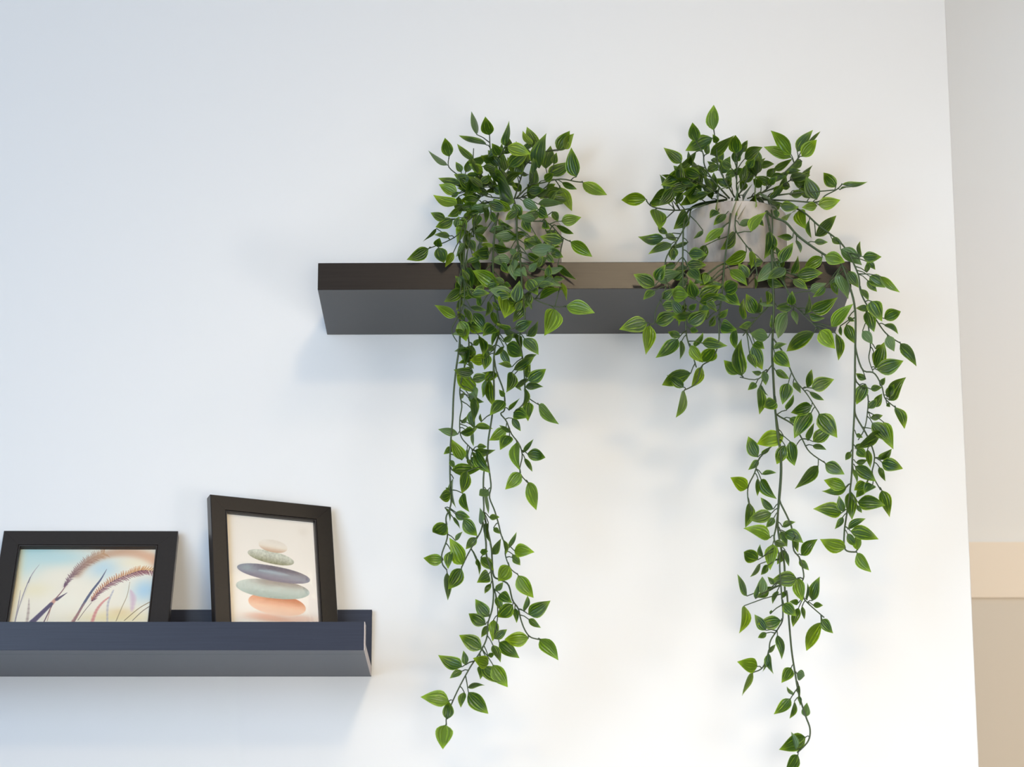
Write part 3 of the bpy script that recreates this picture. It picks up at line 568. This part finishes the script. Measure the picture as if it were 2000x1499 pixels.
def plant(base, cxp, vines, crops, label, seed, fr, nfill, hp, front):
    rng = random.Random(seed); root = mk('potted_plant', None, loc=base, label=label, category='plant')
    build_pot(root, hp); off = Vector(base)
    V = []                                     # per vine: px samples, depth samples
    for kind, r, s in vines:
        K = np.array([[float(a) for a in q.split()] for q in s.split(',')])
        n = max(12, int(np.abs(np.diff(K, axis=0)).sum() / 9)); P = bez(K, n); o = rng.uniform(0, .034)
        if kind == 'h':
            y = P[:, 1]; D = np.interp(y, [384, 396, 425, 505, 560, 700, 1400], [-.135, -.16, -.232, -.283, -.285 - o, -.275 - o, -.265 - o])
            D = np.minimum.accumulate(np.where(y < 560, D, 0)) * (y < 560) + D * (y >= 560)
        elif kind == 'u':
            f = np.linspace(0, 1, n); end = rng.uniform(-.21, -.07)
            D = -.135 + (end + .135) * f ** .8
            D = np.where((np.abs(P[:, 0] - cxp) < 98) & (P[:, 1] > 398), np.minimum(D, -.228), D)
        else:
            best = min(((np.hypot(*(Q[0][j] - P[0])), i, j) for i, Q in enumerate(V) for j in range(0, len(Q[0]))), key=lambda z: z[0])
            d0 = V[best[1]][1][best[2]]; P[0] = V[best[1]][0][best[2]]
            D = d0 + (min(-.268 - o, d0 + .02) - d0) * np.clip(np.linspace(0, 3, n), 0, 1)
        V.append((P, D, r, kind))
    PX = np.concatenate([v[0] for v in V]); ID = np.concatenate([[i] * len(v[0]) for i, v in enumerate(V)]); IX = np.concatenate([np.arange(len(v[0])) for v in V])
    geo = [([], []) for _ in V]; per = [[] for _ in V]
    for i, (P, D, r, kind) in enumerate(V):
        pts = [U(p[0], p[1], d) - base for p, d in zip(P, D)]; n = len(pts)
        tube(geo[i][0], geo[i][1], pts, [r / 1000 * 1.12 * (1 - .38 * k / n) for k in range(n)])
    fill = []
    for _ in range(nfill):                      # inner leaves crowding the crown
        a = rng.uniform(0, math.pi); q = rng.uniform(.15, 1) ** .6
        x = cxp + fr[0] * q * math.cos(a); y = 392 - fr[1] * q * math.sin(a); g = rng.gauss(0, .8)
        L_ = rng.uniform(26, 44); th = math.atan2(-(fr[1] * math.sin(a) + 20), fr[0] * math.cos(a)) + g
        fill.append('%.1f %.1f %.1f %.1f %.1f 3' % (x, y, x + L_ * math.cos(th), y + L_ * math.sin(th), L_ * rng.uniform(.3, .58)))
    for x0, x1, y0, y1, nf in front:            # leaves crowding over the pot and shelf edge
        for _ in range(nf):
            x, y = rng.uniform(x0, x1), rng.uniform(y0, y1); L_ = rng.uniform(26, 42); th = rng.uniform(-.5, 3.6)
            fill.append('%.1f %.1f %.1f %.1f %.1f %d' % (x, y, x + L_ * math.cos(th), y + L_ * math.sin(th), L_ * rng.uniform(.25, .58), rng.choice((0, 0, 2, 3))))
    for key in crops + ('fill',):
        sc, ox, oy, txt = CROPS[key] if key != 'fill' else (1, 0, 0, ';'.join(fill))
        for q in txt.replace('\n', '').split(';'):
            q = [float(a) for a in q.split()]
            if len(q) < 5: continue
            tone = int(q[5]) if len(q) > 5 else 0
            b = np.array([ox + q[0] / sc, oy + q[1] / sc]); tp = np.array([ox + q[2] / sc, oy + q[3] / sc]); w = q[4] / sc
            dist = np.hypot(PX[:, 0] - b[0], PX[:, 1] - b[1]) + np.array([0, ]) ; j = int(np.argmin(dist)); vi, k = int(ID[j]), int(IX[j])
            k = max(0, k - (1 if dist[j] < 14 else 2)); P, D, r, kind = V[vi]
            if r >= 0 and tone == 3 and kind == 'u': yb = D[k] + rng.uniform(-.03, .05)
            else: yb = D[k] + rng.uniform(-.016, .012)
            Lp = np.hypot(*(tp - b)); zsc = 1 / 1090.0; Lm = Lp * zsc; wm = w * zsc; full = .60
            need = wm / full; dy = math.sqrt(max(need ** 2 - Lm ** 2, 0)) if need > Lm else 0
            dy = -dy if dy else rng.uniform(-.30, .16) * Lm
            def clampY(y, p):
                if p[1] > 498 and p[1] < 700: y = min(y, -.2685)
                if abs(p[0] - cxp) < 100 and 392 < p[1] <= 520: y = min(y, -.226 if p[1] < 480 else -.25)
                return min(y, -.012)
            yb = clampY(yb, b); yt = clampY(yb + dy, tp)
            if max(b[1], tp[1]) > 500 and min(b[1], tp[1]) < 680 and 600 < b[0] < 1685: yb = min(yb, -.2750); yt = min(yt, -.2750)
            if kind == 'u' and max(b[1], tp[1]) < 398 and abs(b[0] - cxp) < 90: yb = min(max(yb, -.20), -.06)
            B = Vector(U(b[0], b[1], yb)); T = Vector(U(tp[0], tp[1], yt)); d = T - B; L_ = d.length; d.normalize()
            view = (Vector(CAMPOS) - (B + T) / 2).normalized(); side = d.cross(view).normalized()
            roll = math.acos(min(1, wm / (full * L_))) * rng.choice((-1, 1)) + rng.uniform(-.12, .12)
            if tone == 2 and roll > -9: side = -side                        # shows its pale underside
            side = Matrix.Rotation(roll, 3, d) @ side; nrm = side.cross(d)
            Wm = full * L_
            M = Matrix((side * Wm, d * L_, nrm * Wm)).transposed().to_4x4(); M.translation = B - off
            per[vi].append((M, tone, rng.choice(LEAVES)))
            A = Vector(U(P[k][0], P[k][1], D[k]))
            mid = (A + B) / 2 + Vector((0, -.002, .0012)) ; e_ = B + d * .0015
            tube(geo[vi][0], geo[vi][1], [A - off, mid - off, B - off, e_ - off], [.0011, .0009, .0009, .0005], 5)
    allL = sorted((m_.to_scale().y for p in per for m_, _, _ in p), reverse=True); cut = allL[300] if len(allL) > 300 else 0
    sv, sf, su = [], [], []
    for p in per:
        for M, tone, lm in p:
            if M.to_scale().y > cut: continue
            o0 = len(sv); sv += [tuple(M @ v.co) for v in lm.vertices]; sf += [tuple(o0 + k for k in f.vertices) for f in lm.polygons]
            su += [tuple(d.uv) for d in lm.uv_layers[0].data]
    if sv:
        me = bpy.data.meshes.new('small_leaves'); me.from_pydata(sv, [], sf); ul = me.uv_layers.new(name='UVMap')
        ul.data.foreach_set('uv', [c for q in su for c in q]); me.materials.append(M_LEAF)
        for p in me.polygons: p.use_smooth = True
        so = mk('small_leaves', me, None, root, kind='stuff'); so.color = (0, 0, .3, 1)
    for i, (vs_, fs) in enumerate(geo):
        me = bpy.data.meshes.new('vine'); me.from_pydata(vs_, [], fs); me.materials.append(M_STEM)
        for p in me.polygons: p.use_smooth = True
        v = mk('vine', me, None, root)
        for M, tone, lm in per[i]:
            if M.to_scale().y <= cut: continue
            l = bpy.data.objects.new('leaf', lm); COL.objects.link(l); l.parent = v; l.matrix_basis = M
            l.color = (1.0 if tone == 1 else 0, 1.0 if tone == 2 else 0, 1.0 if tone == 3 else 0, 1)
    return root
plant((-.0034, -.13, 2.4195), 999, VINES_A, ('A1', 'A2', 'A3', 'A4'),
      'dense trailing plant in a grey concrete pot, nearer the middle of the shelf', 3, (88, 105), 42, .1080, ((895, 935, 400, 640, 16), (940, 1080, 400, 600, 26), (893, 935, 640, 900, 16), (950, 1035, 640, 760, 8)))
plant((.3890, -.13, 2.4205), 1438, VINES_B, ('B5', 'B6', 'B7', 'B8'),
      'wide trailing plant in a grey concrete pot at the right end of the shelf', 8, (150, 88), 48, .1245, ((1310, 1400, 470, 620, 16), (1420, 1640, 500, 620, 10)))
